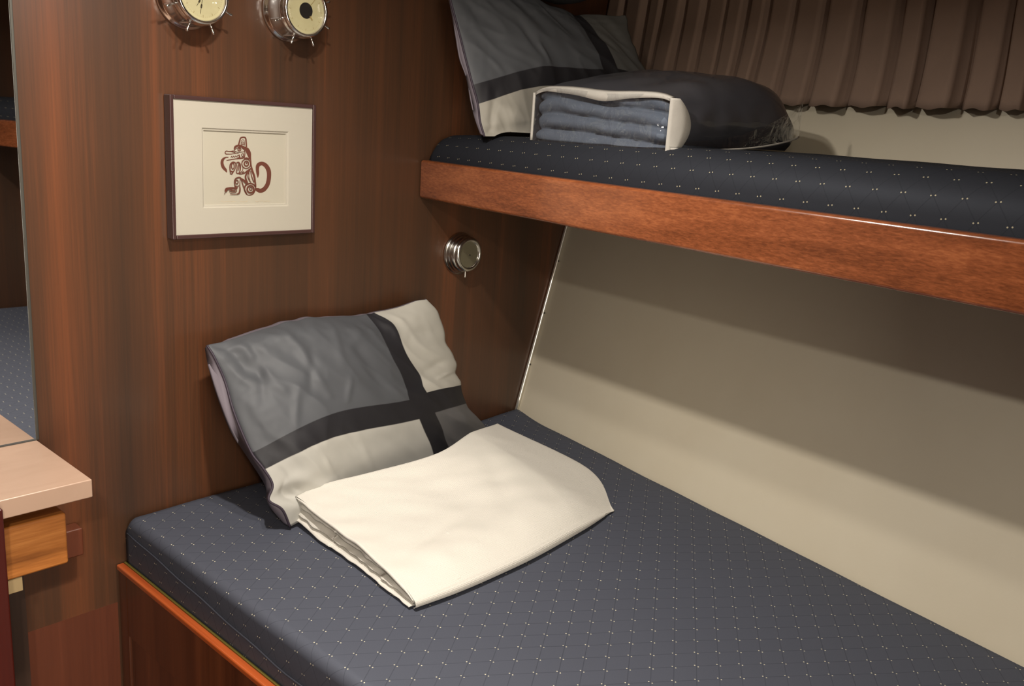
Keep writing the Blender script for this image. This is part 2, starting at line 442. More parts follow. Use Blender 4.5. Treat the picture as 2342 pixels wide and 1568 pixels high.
# lower mattress
def arc(cx, cz, rx, rz, n=8):
    return [(cx-rx*math.cos(a), cz+rz*math.sin(a)) for a in [PI/2*i/n for i in range(n+1)]]
prof = [(.012, .587), (.004, .61), (.0, .64)] + arc(.018, .704, .018, .018)
lm = mattress('lower_mattress', (lambda y: .657, prof), lambda y: hull_x(y, .722)-.001, -.002, YE+.006, M_FAB, .69, '', zc=.003, hump=.010)
tag(lm, 'wide navy dotted mattress on the lower bunk under the folded white blanket', 'mattress')
pts = [(.6565-.0012, y, .694-.034*min(1, -y/.5)+.001*math.sin(y*40)) for y in np.linspace(-.012, YE+.02, 70)]
MB().tube(pts, .0015, 6).build('piping', M_SEAM, lm, True)

# ---------------------------------------------------------------- upper berth
ub = empty('upper_bunk', (1.5, -.9, 1.283), 'upper built-in bunk with bright varnished mahogany lee board', 'bunk')
fx = lambda y: 1.331+.1815*y
def slab(xa, xb, z0, z1, y0=YE+.002, y1=-.001):
    return MB().hexa([(xa(y0), y0, z0), (xb(y0), y0, z0), (xb(y1), y1, z0), (xa(y1), y1, z0),
                      (xa(y0), y0, z1), (xb(y0), y0, z1), (xb(y1), y1, z1), (xa(y1), y1, z1)])
slab(fx, lambda y: fx(y)+.024, 1.283, 1.365).build('lee_board', M_BOARD, ub, bevel=.006)
slab(lambda y: fx(y)+.0245, lambda y: hull_x(y, 1.295)-.004, 1.295, 1.313).build('platform', M_BASE, ub)
prof = [(.0, 1.316), (.0, 1.36)] + arc(.062, 1.378, .062, .056, 10)
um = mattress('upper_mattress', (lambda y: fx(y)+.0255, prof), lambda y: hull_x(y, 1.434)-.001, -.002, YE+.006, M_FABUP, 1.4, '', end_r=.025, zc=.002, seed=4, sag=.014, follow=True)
tag(um, 'dark navy dotted mattress on the upper bunk behind the lee board', 'mattress')

# ---------------------------------------------------------------- pillows
def upper_z(x, y):
    dx = x-(fx(y)+.0255)
    if dx <= 0: return 1.378
    if dx >= .062: return 1.4375
    return 1.378+.056*math.sqrt(max(0, 1-((.062-dx)/.062)**2))+.003
def pillow(name, label, U, Vv, G, Yg, leftback, ybt, thick, seed, group=None, bulge=.05, floor_z=lambda x, y: .7285, pmat=None, creases=()):
    nu, nv = 150, 110
    G = np.array(G, float); Yg = np.array(Yg, float)
    P = np.zeros((nv, nu, 3)); UV = []
    for j in range(nv):
        v = j/(nv-1)
        # sample rows at v
        cols = [crom(Vv, np.c_[G[:, c], Yg[:, c]], v) for c in range(len(U))]
        for i in range(nu):
            u = i/(nu-1)
            q = crom(U, cols, u)
            bl = bulge*(max(0, math.sin(PI*u))**.6)*(max(0, math.sin(PI*v**1.5))**.9)
            ew = max(0, (u-.88)/.12)
            q = np.array(q, float); q[0] += 7*ew*noise.noise(Vector((3.3, v*11, seed))); q[1] += 6*max(0, (v-.88)/.12)*noise.noise(Vector((u*13, 1.7, seed)))
            P[j, i] = at(q[0], q[1], q[2]-bl)
            P[j, i][2] = max(P[j, i][2], floor_z(P[j, i][0], P[j, i][1]))
    # wrinkles along the normal
    Q = P.copy()
    for j in range(nv):
        for i in range(nu):
            du = P[j, min(i+1, nu-1)]-P[j, max(i-1, 0)]; dv = P[min(j+1, nv-1), i]-P[max(j-1, 0), i]
            n = np.cross(du, dv); n /= np.linalg.norm(n)+1e-9
            if n[1] > 0: n = -n
            u = i/(nu-1); v = j/(nv-1)
            edge = min(1, min(u, 1-u, v, 1-v)*12)
            h = .008*noise.noise(Vector((u*4+v*1.2+seed, v*2.2, 0))) + .0050*noise.noise(Vector((u*9+v*3, v*2.6, seed+5)))
            h += .0022*(1-abs(noise.noise(Vector((u*11+v*4, v*3, seed+9))))*3)
            for (ua, va, ub, vb, am, wd_) in creases:
                dx_, dy_ = ub-ua, (vb-va)*.6; L2 = dx_*dx_+dy_*dy_; k_ = ((u-ua)*dx_+(v-va)*.6*dy_)/L2; kc = min(1, max(0, k_))
                dd = math.hypot(u-(ua+kc*dx_), (v-va)*.6-kc*dy_)
                h += am*math.exp(-(dd/wd_)**2)*(1-.5*abs(2*kc-1))
            near = math.exp(-((u-0)/.12)**2)*.3+math.exp(-((v-1)/.15)**2)*.5
            h += .004*near*noise.noise(Vector((u*30, v*26, seed)))
            Q[j, i] = P[j, i]+n*h*edge
    verts = [tuple(Q[j, i]) for j in range(nv) for i in range(nu)]
    uv = [(i/(nu-1), j/(nv-1)) for j in range(nv) for i in range(nu)]
    LB = np.array([p for p in leftback], float)
    lv = np.linspace(0, 1, len(LB))
    for j in range(nv):
        v = j/(nv-1); lb_ = crom(lv, LB, v); L = at(lb_[0], lb_[1], Q[j, 0][1]+ybt)-Q[j, 0]
        for i in range(nu):
            u = i/(nu-1)
            wgt = max(0, 1-u/.10)**1.0; puff = (max(0, math.sin(PI*min(1, u*.95+.05)))**.5)*(.25+.75*max(0, math.sin(PI*v))**.5)
            d = L*wgt + np.array([.0, thick*puff, -.01*puff])*(1-wgt)
            if u == 1: d = np.array([.004, .012, 0])
            p = Q[j, i]+d
            p[1] = min(p[1], -.004); p[2] = max(p[2], floor_z(p[0], p[1]))
            verts.append(tuple(p)); uv.append((2+i/(nu-1), v))
    N = nu*nv
    F = grid_faces(nu, nv)+grid_faces(nu, nv, N)
    for j in range(nv-1):
        F.append((j*nu, (j+1)*nu, N+(j+1)*nu, N+j*nu))
        a = j*nu+nu-1; F.append((a, a+nu, N+a+nu, N+a))
    for i in range(nu-1):
        F.append((i, i+1, N+i+1, N+i)); a = (nv-1)*nu+i; F.append((a, a+1, N+a+1, N+a))
    fm = [1 if max(f) >= N else 0 for f in F]
    o = mk(name, verts, F, pmat or M_PILLOW, None, True, uvs=uv, mats=[M_PBACK], fmat=fm)
    tag(o, label, 'pillow', 'patchwork pillows')
    tp = [Vector(Q[j, 0])+Vector((-.001, -.001, 0)) for j in range(nv)]
    MB().tube(tp, .0022, 6).build('piping', M_PPIPE, o, True)
    return o
U = [0, .36, .70, .78, 1]
Vv = [0, .07, .14, .21, .28, .38, .58, .80, .92, 1]
G = [[(664,1204),(800,1135),(1000,1090),(1045,1068),(1135,1015)],
     [(646,1164),(792,1100),(992,1055),(1033,1036),(1118,990)],
     [(615,1142),(780,1065),(984,1020),(1020,1003),(1100,966)],
     [(624,1108),(771,1033),(972,990),(1010,972),(1084,944)],
     [(605,1073),(760,1001),(959,958),(997,943),(1066,922)],
     [(576,1035),(760,946),(936,914),(977,897),(1052,880)],
     [(537,945),(740,880),(924,864),(962,858),(1043,836)],
     [(514,868),(715,800),(888,800),(925,790),(1019,775)],
     [(490,815),(690,755),(866,755),(900,738),(1005,716)],
     [(474,790),(670,733),(838,719),(856,716),(978,684)]]
Yg = [[-.236,-.225,-.19,-.175,-.125],[-.234,-.218,-.182,-.170,-.122],[-.222,-.210,-.175,-.165,-.12],[-.214,-.20,-.165,-.155,-.115],[-.200,-.190,-.155,-.145,-.11],[-.175,-.165,-.135,-.125,-.10],
      [-.13,-.12,-.10,-.095,-.085],[-.09,-.085,-.08,-.075,-.07],[-.07,-.07,-.06,-.06,-.06],[-.055,-.05,-.045,-.045,-.05]]
LBk = [(648,1196),(612,1150),(606,1110),(570,1052),(528,987),(500,918),(479,850),(468,796)]
CR1 = [(.30,.90,.37,.50,.0050,.018),(.36,.80,.30,.55,-.0045,.02),(.10,.95,.22,.55,.0045,.02),(.16,.97,.12,.60,-.0045,.02),(.05,.80,.20,.62,.004,.02),
       (.50,.97,.46,.70,.003,.02),(.55,.95,.60,.45,-.0035,.03),(.44,.44,.47,.60,.0035,.012),(.20,.40,.26,.60,.004,.016),(.68,.40,.60,.58,.003,.015),(.62,.92,.52,.80,.003,.018),
       (.10,.20,.30,.06,.005,.02),(.08,.14,.34,.10,-.005,.02),(.28,.26,.33,.10,.0035,.012),(.46,.27,.47,.10,.003,.015),(.02,.12,.14,.10,-.008,.02),(.02,.05,.16,.04,.006,.02),
       (.84,.86,.98,.84,-.004,.016),(.82,.60,.98,.66,-.003,.018),(.88,.50,.99,.53,.003,.014),(.86,.22,.99,.16,.0035,.02)]
CR2 = [(.20,.60,.34,.40,.004,.02),(.30,.80,.36,.50,-.0035,.02),(.12,.50,.16,.40,.003,.012),(.38,.56,.40,.42,.0045,.012),(.55,.60,.62,.42,.0025,.02),(.10,.28,.06,.05,-.007,.03),(.14,.22,.34,.05,.008,.03),(.05,.02,.30,.02,-.008,.03)]
pillow('pillow', 'grey patchwork pillow with black cross stripes leaning on the lower bunk wall', U, Vv, G, Yg, LBk, .007, .07, 1.0, creases=CR1)
Vv2 = [0, .14, .28, .38, .58, .80, 1]
G2 = [[(1108,312),(1215,308),(1345,275),(1400,268),(1500,255)],
      [(1098,277),(1222,252),(1395,232),(1425,232),(1494,228)],
      [(1093,238),(1232,198),(1392,202),(1421,200),(1488,212)],
      [(1081,194),(1240,153),(1380,159),(1410,158),(1481,177)],
      [(1062,122),(1225,98),(1361,112),(1388,104),(1462,135)],
      [(1047,62),(1205,40),(1335,67),(1360,65),(1443,86)],
      [(1028,-5),(1170,-20),(1305,30),(1325,34),(1428,36)]]
Yg2 = [[-.200,-.235,-.28,-.29,-.31],[-.19,-.22,-.26,-.27,-.295],[-.175,-.20,-.24,-.25,-.28],[-.165,-.185,-.225,-.235,-.27],
       [-.14,-.155,-.195,-.205,-.25],[-.12,-.125,-.165,-.175,-.225],[-.10,-.10,-.14,-.15,-.20]]
LBk2 = [(1098,306),(1086,272),(1076,232),(1066,180),(1050,135),(1041,84),(1034,40),(1024,-8)]
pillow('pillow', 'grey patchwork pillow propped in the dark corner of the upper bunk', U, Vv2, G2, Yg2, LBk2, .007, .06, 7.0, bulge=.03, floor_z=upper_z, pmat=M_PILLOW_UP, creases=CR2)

# dark cloth bundle pushed above the upper pillow
def blob(name, cx, cy, cz, rx, ry, rz, mat, label, cat, seed):
    nu, nv = 40, 22; V = []; F = []
    for j in range(nv+1):
        th = PI*j/nv
        for i in range(nu):
            ph = 2*PI*i/nu
            d = Vector((math.sin(th)*math.cos(ph), math.sin(th)*math.sin(ph), math.cos(th)))
            d2 = Vector([math.copysign(abs(c)**.8, c) for c in d])
            k = 1+.10*noise.noise(d*2.2+Vector((seed, 0, 0)))+.04*noise.noise(d*6)
            V.append((cx+rx*d2.x*k, cy+ry*d2.y*k, cz+rz*d2.z*k))
    F = grid_faces(nu, nv+1, wrap=True)
    return tag(mk(name, V, F, mat, None, True), label, cat)
blob('cloth_bundle', 1.575, -.112, 1.812, .205, .085, .085, M_DARKCL, 'black cloth bundle stowed above the upper pillow', 'cloth bundle', 2)

# ---------------------------------------------------------------- folded white blanket on the lower bunk
def folded_blanket():
    S = [0, .2, .4, .6, .8, 1]; T = [0, .5, 1]
    front = [(946,1371),(1042,1333),(1140,1290),(1228,1249),(1322,1198),(1406,1152)]
    back = [(677,1153),(740,1125),(869,1092),(1003,1054),(1078,1006),(1138,968)]
    mid = [(817,1262),(905,1215),(1010,1178),(1120,1140),(1215,1105),(1345,1064)]
    zf = [.7415,.7445,.746,.746,.745,.741]; zm = [.750,.753,.757,.760,.760,.752]; zk = [.763,.775,.790,.802,.805,.800]
    G = np.array([front, mid, back], float); Z = np.array([zf, zm, zk])
    nu, nv = 110, 80; zb = .7275
    top = np.zeros((nv, nu, 3))
    for j in range(nv):
        t = j/(nv-1); cols = [crom(T, np.c_[G[:, c], Z[:, c]], t) for c in range(6)]
        for i in range(nu):
            s = i/(nu-1); q = crom(S, cols, s)
            p = atz(q[0], q[1], q[2])
            edge = min(1, t*8, (1-t)*8+.3, (1-s)*6)
            p[2] += edge*(.004*noise.noise(Vector((s*4, t*3, 2)))+.003*noise.noise(Vector((s*9+t*4, t*7, 8))))
            p[2] += .016*(1-max(0, 1-t/.20)**2)*min(1, (1-s)*5) - .016*max(0, 1-(1-s)/.22)**2*(1-t)
            p[2] += .016*math.sin(PI*min(1, max(0, (s-.45)/.50)))**1.5*math.sin(PI*min(1, t*.9+.05))
            # soft diagonal creases
            p[2] -= .0045*math.exp(-((s-.62-.25*(t-.4))/.05)**2)*math.exp(-((t-.5)/.3)**2)*edge
            p[2] += .0045*math.exp(-((s-.80+.25*(t-.5))/.08)**2)*math.exp(-((t-.4)/.35)**2)*edge
            p[2] -= .003*math.exp(-((t-.30-.3*(s-.2))/.04)**2)*math.exp(-((s-.3)/.2)**2)
            top[j, i] = p
    cen = top.mean((0, 1))
    V = []; F = []; UVs = []
    def add_grid(g, uvo=0, wrap=False):
        n0 = len(V)
        for a in range(g.shape[0]):
            for b_ in range(g.shape[1]):
                V.append(tuple(g[a, b_])); UVs.append((b_/g.shape[1]*1.4, a/g.shape[0]))
        F.extend(grid_faces(g.shape[1], g.shape[0], n0)); return n0
    def lower(p, t, s):   # what carries the blanket at this spot: mattress, then the pillow at the back
        return zb + max(0, p[2]-zb-.045)
    # outer skin: top + rolled skirt along front (t=0), right (s=1), back (t=1)
    ring = [top[0, i] for i in range(nu)]+[top[j, nu-1] for j in range(1, nv)]+[top[nv-1, i] for i in range(nu-2, -1, -1)]
    n0 = add_grid(top)
    idx = [n0+i for i in range(nu)]+[n0+j*nu+nu-1 for j in range(1, nv)]+[n0+(nv-1)*nu+i for i in range(nu-2, -1, -1)]
    K = 7; prev = idx
    outs = []
    for k, p in enumerate(ring):
        a = np.array(ring[max(k-1, 0)]); b_ = np.array(ring[min(k+1, len(ring)-1)])
        tg = b_-a; o_ = np.array([tg[1], -tg[0], 0]); o_ /= np.linalg.norm(o_)+1e-9
        if np.dot(o_, p-cen) < 0: o_ = -o_
        outs.append(o_)
    for kk in range(1, K+1):
        cur = []
        a = PI*kk/K
        for p, o_ in zip(ring, outs):
            zl = lower(p, 0, 0); h = (p[2]-zl)/2
            q = p+o_*min(h, .009)*math.sin(a)*(.9 if abs(len(cur)-(nu-1)) > 5 else 0.0); q = np.array(q); q[2] = p[2]-h*(1-math.cos(a))
            V.append(tuple(q)); UVs.append((kk*.01, len(cur)*.01)); cur.append(len(V)-1)
        for i in range(len(cur)-1): F.append((prev[i], prev[i+1], cur[i+1], cur[i]))
        prev = cur
    # underside sheet of the outer layer plus two inner folded layers, visible at the open left edge
    sm = np.linspace(0, 1, 60); tm = np.linspace(0, 1, nv)
    def layer(f0, f1, inset, wav, seed):
        n_s = 60; n_t = nv
        loop = []
        tops = np.zeros((n_t, n_s, 3)); bots = np.zeros((n_t, n_s, 3))
        for j in range(n_t):
            t = .015+.97*j/(n_t-1)
            jj = min(nv-1, int(round(t*(nv-1))))
            ins = inset+wav*noise.noise(Vector((t*6, seed, 0)))+wav*.6*noise.noise(Vector((t*17, seed, 4)))
            for i in range(n_s):
                s = i/(n_s-1)*.94
                ii = s*(nu-1); i0 = int(ii); p = top[jj, i0]*(1-(ii-i0))+top[jj, min(i0+1, nu-1)]*(ii-i0)
                dirl = top[jj, 0]-top[jj, 6]; dirl = dirl/np.linalg.norm(dirl)
                p = p-dirl*ins*max(0, 1-s*4)
                zl = lower(p, t, s); H = p[2]-zl
                rr = 1-max(0, (1-i/3.0))**2*.8 if i < 3 else 1
                zc_ = zl+H*(f0+f1)/2; hh = H*(f1-f0)/2*rr
                ripple = .0012*noise.noise(Vector((t*14, s*30, seed)))
                tops[j, i] = (p[0], p[1], zc_+hh+ripple); bots[j, i] = (p[0], p[1], zc_-hh+ripple)
        a = add_grid(tops); c = add_grid(bots)
        for j in range(n_t-1): F.append((a+j*n_s, a+(j+1)*n_s, c+(j+1)*n_s, c+j*n_s))
    layer(.74, .985, .0008, .0005, 1)
    layer(.43, .70, .006, .006, 2)
    layer(.20, .40, .001, .007, 3)
    layer(.0, .17, -.006, .003, 4)
    o = mk('folded_blanket', V, F, M_TOWEL, None, True, uvs=UVs)
    # lip rolls along the open edge
    pts = [tuple(top[j, 0]+np.array([0, 0, -.003])) for j in range(0, nv)]
    MB().tube(pts, [.0008+.0024*min(1, k/8, (len(pts)-1-k)/8) for k in range(len(pts))], 8).build('hem', M_TOWEL, o, True)
    return tag(o, 'folded white waffle-weave blanket lying against the lower pillow', 'blanket')
folded_blanket()

# ---------------------------------------------------------------- zipped blanket bag on the upper bunk
def blanket_bag():
    L0 = np.array([1.333, -.322, 0]); e = np.array([-.1773, -.984, 0]); dn = np.array([.984, -.1773, 0])
    Wd, Dp, zb = .352, .335, 1.4375
    root = empty('blanket_bag', tuple(L0+e*Wd/2+dn*Dp/2+np.array([0, 0, zb])), 'zipped storage bag with clear front showing a folded grey blue blanket, on upper bunk', 'storage bag')
    zf = lambda a: 1.424+.0*a
    def topz(a, d):      # a along the front 0..1, d depth 0..1
        edge = 1.517-.010*a
        f = math.sin(PI*min(1, max(0, d*.70+.03)))**.8*(.55+.45*math.sin(PI*min(1, max(0, a*.9+.05)))**.7)
        roll = max(0, (d-.84)/.16)**2.2*.020 + max(0, (a-.86)/.14)**2.6*(.004+.020*min(1, d*3)) + max(0, (.12-a)/.12)**2*.01
        return edge+.058*f-roll-.005*math.exp(-((a-.55)/.2)**2)*math.exp(-(d/.12)**2)
    def botz(a, d):
        return zb-.013*max(0, 1-d/.10)
    n_a, n_d = 44, 34
    # dark cover: top, right, back, left
    V = []; F = []
    def pt(a, d, z, push=0): return L0+e*Wd*a+dn*Dp*d+np.array([0, 0, z])
    for j in range(n_d):
        d = j/(n_d-1)
        for i in range(n_a):
            a = i/(n_a-1); rr = .012*noise.noise(Vector((a*5, d*5, 3)))*min(1, d*5)
            # rounded plan corners at the back
            aa = a; 
            if d > .75:
                k = (d-.75)/.25; sh = 1-.10*k*k; aa = .5+(a-.5)*sh
            V.append(pt(aa, d, topz(a, d)+rr*.5))
    F += grid_faces(n_a, n_d)
    rim = [j*n_a for j in range(n_d)]+[(n_d-1)*n_a+i for i in range(1, n_a)]+[j*n_a+n_a-1 for j in range(n_d-2, -1, -1)]
    prev = rim; K = 9
    cenb = np.mean([V[i] for i in rim], 0)
    for k in range(1, K+1):
        cur = []; f = k/K
        for m_, r_ in enumerate(rim):
            p = np.array(V[r_]); o_ = p-cenb; o_[2] = 0; o_ /= np.linalg.norm(o_)
            jd = np.dot(p-L0, dn)/Dp
            z = p[2]+(botz(0, jd)-p[2])*f
            bl = .014*math.sin(PI*f)*min(1, jd*6)+.004*noise.noise(Vector((m_*.35, f*3, 1)))*math.sin(PI*f)
            q = p+o_*bl; q[2] = z; V.append(q); cur.append(len(V)-1)
        for i in range(len(cur)-1): F.append((prev[i], prev[i+1], cur[i+1], cur[i]))
        prev = cur
    mk('cover', V, F, M_COVER, root, True)
    # blanket: rolled folds seen through the clear front
    V = []; n_z = 30
    for j in range(n_z):
        f = j/(n_z-1)
        for i in range(n_a):
            a = i/(n_a-1)
            z0 = botz(0, 0)+.003; z1 = topz(a, 0)-.006
            z = z0+(z1-z0)*f
            fold = f*3.1+.9*(a-.3)*(1-a)-.25*math.sin(a*4)
            d = .0205+.014*abs(math.cos(PI*fold))**.5*-1+.006*noise.noise(Vector((a*6, f*4, 2)))
            d += .006*max(0, (abs(a-.5)-.46)/.04)**2
            V.append(pt(.002+.98*a, (d-.004)/Dp, z))
    F = grid_faces(n_a, n_z)
    m0 = len(V)
    for j in range(n_z):
        for i in range(n_a):
            a = i/(n_a-1); p = np.array(V[j*n_a+i]); V.append(p+dn*.17)
    F += grid_faces(n_a, n_z, m0)
    for j in range(n_z-1):
        F.append((j*n_a, (j+1)*n_a, m0+(j+1)*n_a, m0+j*n_a)); q = j*n_a+n_a-1; F.append((q, q+n_a, m0+q+n_a, m0+q))
    for i in range(n_a-1):
        F.append((i, i+1, m0+i+1, m0+i)); q = (n_z-1)*n_a+i; F.append((q, q+1, m0+q+1, m0+q))
    mk('blanket', V, F, M_BLANKET, root, True)
    # clear vinyl front
    V = []
    for j in range(20):
        f = j/19
        for i in range(60):
            a = i/59; z0 = botz(0, 0); z1 = topz(a, 0)
            d = -.003+.0035*noise.noise(Vector((a*5, f*2, 5)))+.0012*noise.noise(Vector((a*14, f*6, 5)))
            d += .010*math.exp(-((a-.96)/.025)**2)*math.sin(PI*f)
            d += .0035*noise.noise(Vector((a*55, f*7, 9)))*min(1, max(0, (a-.82)/.08))
            V.append(pt(a, d/Dp, z0+(z1-z0)*f))
    mk('clear_window', V, grid_faces(60, 20), M_VINYL, root, True)
    # zip tape: broad along the top edge, wrapping down the right corner
    V = []; pts_a = [i/50 for i in range(51)]
    for a in pts_a:
        dip = .0035*math.exp(-((a-.55)/.12)**2)
        V.append(pt(a, -.003/Dp, topz(a, 0)-.004-dip-.006*math.sin(PI*min(1,a*1.05)))); V.append(pt(a, -.002/Dp, topz(a, 0)+.0016)); V.append(pt(a, .008/Dp, topz(a, .008/Dp)+.0018))
    F = []
    for i in range(50):
        for k in (0, 1): q = i*3+k; F.append((q, q+1, q+4, q+3))
    o = mk('zip_tape', V, F, M_TAPE, root, True)
    sm_ = o.modifiers.new('s', 'SOLIDIFY'); sm_.thickness = .0014
    V = []; F = []
    for i in range(26):
        f = i/25; z = botz(0, 0)+(topz(1, 0)+.001-botz(0, 0))*f
        wdt = .005+.030*math.sin(PI*min(1, f*.92+.06))**.8
        V.append(pt(1.0, -.003/Dp, z)); V.append(pt(1.012, .002/Dp, z)); V.append(pt(1.022+.008*math.sin(PI*f), wdt*.5/Dp, z)); V.append(pt(1.030+.012*math.sin(PI*f), wdt/Dp, z))
    for i in range(25):
        for k in range(3): q = i*4+k; F.append((q, q+1, q+5, q+4))
    o = mk('zip_tape', V, F, M_TAPE, root, True)
    sm_ = o.modifiers.new('s', 'SOLIDIFY'); sm_.thickness = .0014
    MB().tube([pt(-.003, -.003/Dp, botz(0,0)+.001+(topz(0,0)-botz(0,0))*f) for f in np.linspace(0, 1, 10)], .0028, 8).build('piping', M_TAPE, root, True)
    # piping around the lower right edge, lifting towards the back corner
    pp = []
    for f in np.linspace(0, 1, 24):
        pp.append(pt(1.025+.062*math.sin(PI*min(1, f*1.0))**.6, f*1.0, 1.4300+.030*f**2.2+.004*f))
    MB().tube(pp, .0017, 6).build('piping', M_TAPE, root, True)
    # loose clear vinyl skirt at the back right corner
    V = []
    for k, p in enumerate(pp):
        f = k/(len(pp)-1)
        for m_ in range(6):
            q = m_/5; V.append(np.array(p)+np.array([0, 0, q*(.012+.055*f**2)])+(-e)*.012*q*(1-f)+dn*.0)
    mk('vinyl_skirt', V, grid_faces(6, len(pp)), M_VINYL, root, True)
blanket_bag()

# ---------------------------------------------------------------- curtain along the hull
def curtain():
    rnd = random.Random(5)
    ys = []; y = -.01
    stations = []
    while y > YE+.02:
        wd = rnd.uniform(.045, .085); stations.append((y, wd, rnd.uniform(.014, .030), rnd.uniform(-.012, .012))); y -= wd
    cols = []
    for (y, wd, dp, sl) in stations:
        for k in range(14):
            f = k/14
            # knife pleat: slow rise then sharp fall back
            if f < .70: h = dp*(.72+.28*f/.70)
            elif f < .78: h = dp*(1-1.5*(f-.70)/.08)
            elif f < .90: h = -dp*.5
            else: h = dp*(-.5+1.22*(f-.90)/.10)
            cols.append((y-wd*f, h, sl, wd))
    nz = 22; V = []
    for j in range(nz):
        t = j/(nz-1)         # 0 bottom .. 1 top
        for k, (y, h, sl, wd) in enumerate(cols):
            z = 1.530+.345*t
            zb_ = z + (1-t)*(.002*math.sin(k*.7)-.10*h)
            yy = y + .006*math.sin(t*5+k*.02)*(1-t)+sl*t*.7
            hh = h*(1.15-.45*t)+.003*noise.noise(Vector((y*12, t*3, 0)))
            V.append((hull_x(yy, 1.53)-.020-hh+(z-1.53)*.10, min(yy, -.004), zb_))
    o = mk('curtain', V, grid_faces(len(cols), nz), M_CURT, None, True)
    m = o.modifiers.new('s', 'SOLIDIFY'); m.thickness = .0016; m.offset = 0
    tag(o, 'pleated taupe curtain hanging along the hull above the upper bunk', 'curtain')
    MB().tube([(hull_x(y, 1.53)+.018, y, 1.884) for y in np.linspace(-.01, YE+.02, 12)], .005, 8).build('rail', M_WHITEPL, o, True)
curtain()

# ---------------------------------------------------------------- framed print
Yf = -.022
TL = at(387,215,Yf); TR = at(724,240,Yf); BL = at(396,548,Yf); BR = at(720,533,Yf)
X0 = (TL[0]+BL[0])/2; X1 = (TR[0]+BR[0])/2; Z1 = (TL[2]+TR[2])/2; Z0 = (BL[2]+BR[2])/2
pf = empty('framed_print', ((X0+X1)/2, -.0, Z0), 'framed red-brown animal print on cream paper hanging on the bulkhead', 'framed picture')
fw = .0072
b = MB()
for (xa, za, xb, zb_) in ((X0, Z0, X0+fw, Z1), (X1-fw, Z0, X1, Z1), (X0+fw, Z0, X1-fw, Z0+fw), (X0+fw, Z1-fw, X1-fw, Z1)):
    b.box((xa, Yf, za), (xb, -.001, zb_))
b.build('frame', M_FRAME, pf, bevel=.0018)
def rect_ring(o_, i_, yo, yi):
    V = [(o_[0], yo, o_[1]), (o_[2], yo, o_[1]), (o_[2], yo, o_[3]), (o_[0], yo, o_[3]), (i_[0], yi, i_[1]), (i_[2], yi, i_[1]), (i_[2], yi, i_[3]), (i_[0], yi, i_[3])]
    return V, [(0,1,5,4),(1,2,6,5),(2,3,7,6),(3,0,4,7)]
ym = -.0185; yp = -.0135
a = at(463,292,ym); c = at(660,473,ym); a2 = at(660,301,ym); c2 = at(463,474,ym)
ox0, ox1, oz0, oz1 = (a[0]+c2[0])/2, (c[0]+a2[0])/2, (c[2]+c2[2])/2, (a[2]+a2[2])/2
b = MB(); v, f = rect_ring((X0+fw-.001, Z0+fw-.001, X1-fw+.001, Z1-fw+.001), (ox0, oz0, ox1, oz1), ym, ym); b.add(v, f)
v, f = rect_ring((ox0, oz0, ox1, oz1), (ox0+.0022, oz0+.0022, ox1-.0022, oz1-.0022), ym, ym+.0022); b.add(v, f)
v, f = rect_ring((ox0+.0022, oz0+.0022, ox1-.0022, oz1-.0022), (ox0+.004, oz0+.004, ox1-.004, oz1-.004), ym+.0022, ym+.0022); b.add(v, f)
v, f = rect_ring((ox0+.004, oz0+.004, ox1-.004, oz1-.004), (ox0+.0055, oz0+.0055, ox1-.0055, oz1-.0055), ym+.0022, yp); b.add(v, f)
b.build('mount', M_MAT, pf)
pr = MB().box((ox0-.002, yp, oz0-.002), (ox1+.002, yp+.001, oz1+.002)).build('print', M_PAPER, pf)
# drawing: strokes measured on the print, in its own plane
ART = MB()
def zp(x, y): p = at(480+x/8.253, 290+y/8.253, yp-.0002); return p
def stroke(pts, hw=8, dep=0.0, tgt=None):
    tgt = tgt or ART
    P = [(q[0], q[1], q[2] if len(q) > 2 else hw) for q in pts]
    # smooth
    xs = list(range(len(P))); n = max(2, (len(P)-1)*5+1)
    S = [crom(xs, P, k*(len(P)-1)/(n-1)) for k in range(n)]
    V = []; F = []
    for k in range(n):
        a_ = S[max(k-1, 0)]; c_ = S[min(k+1, n-1)]; tx, ty = c_[0]-a_[0], c_[1]-a_[1]; L = math.hypot(tx, ty) or 1
        nx, ny = -ty/L, tx/L; h = max(1.5, S[k][2])
        for sgn in (-1, 1):
            p = zp(S[k][0]+nx*h*sgn, S[k][1]+ny*h*sgn); V.append((p[0], p[1]-dep-1.5e-6*len(tgt.f), p[2]))
    for k in range(n-1): q = 2*k; F.append((q, q+1, q+3, q+2))
    tgt.add(V, F)
def ring(cx, cy, rx, ry, hw, dep=.0, tgt=None):
    stroke([(cx+rx*math.cos(t), cy+ry*math.sin(t), hw) for t in np.linspace(0, 2*PI, 13)], hw, dep, tgt)
stroke([(905,960,5),(905,885,26),(897,790,32),(915,718,36),(985,692,36),(1060,735,40),(1110,830,42),(1115,950,40),(1090,1080,40),(1030,1170,40),(960,1205,40),(895,1185,34),(862,1160,10)])
stroke([(350,575,9),(290,580,14),(240,625,26),(230,690,29),(252,760,30),(298,815,24),(320,860,5)])
stroke([(540,345),(562,265),(580,212),(630,196),(672,212),(684,290),(690,380)], 14)
stroke([(585,330),(592,265),(612,245),(640,250),(655,300),(655,350)], 5); stroke([(600,300),(620,280),(640,310),(615,325),(600,300)], 6); stroke([(585,340),(620,330),(655,345)], 6)
stroke([(455,425,8),(480,378,22),(530,355,18),(600,362,18),(655,395,22)])
stroke([(650,385,18),(700,430,38),(735,500,40),(752,570,26),(770,620,10)])
stroke([(765,560,8),(770,640,12),(776,730,14),(800,830,20),(835,930,20),(850,1030,18),(862,1120,14),(852,1190,12),(815,1262,10),(750,1288,9),(690,1268,10),(655,1200,12),(662,1125,14),(700,1085,16),(760,1068,14),(820,1085,14),(855,1130,10)])
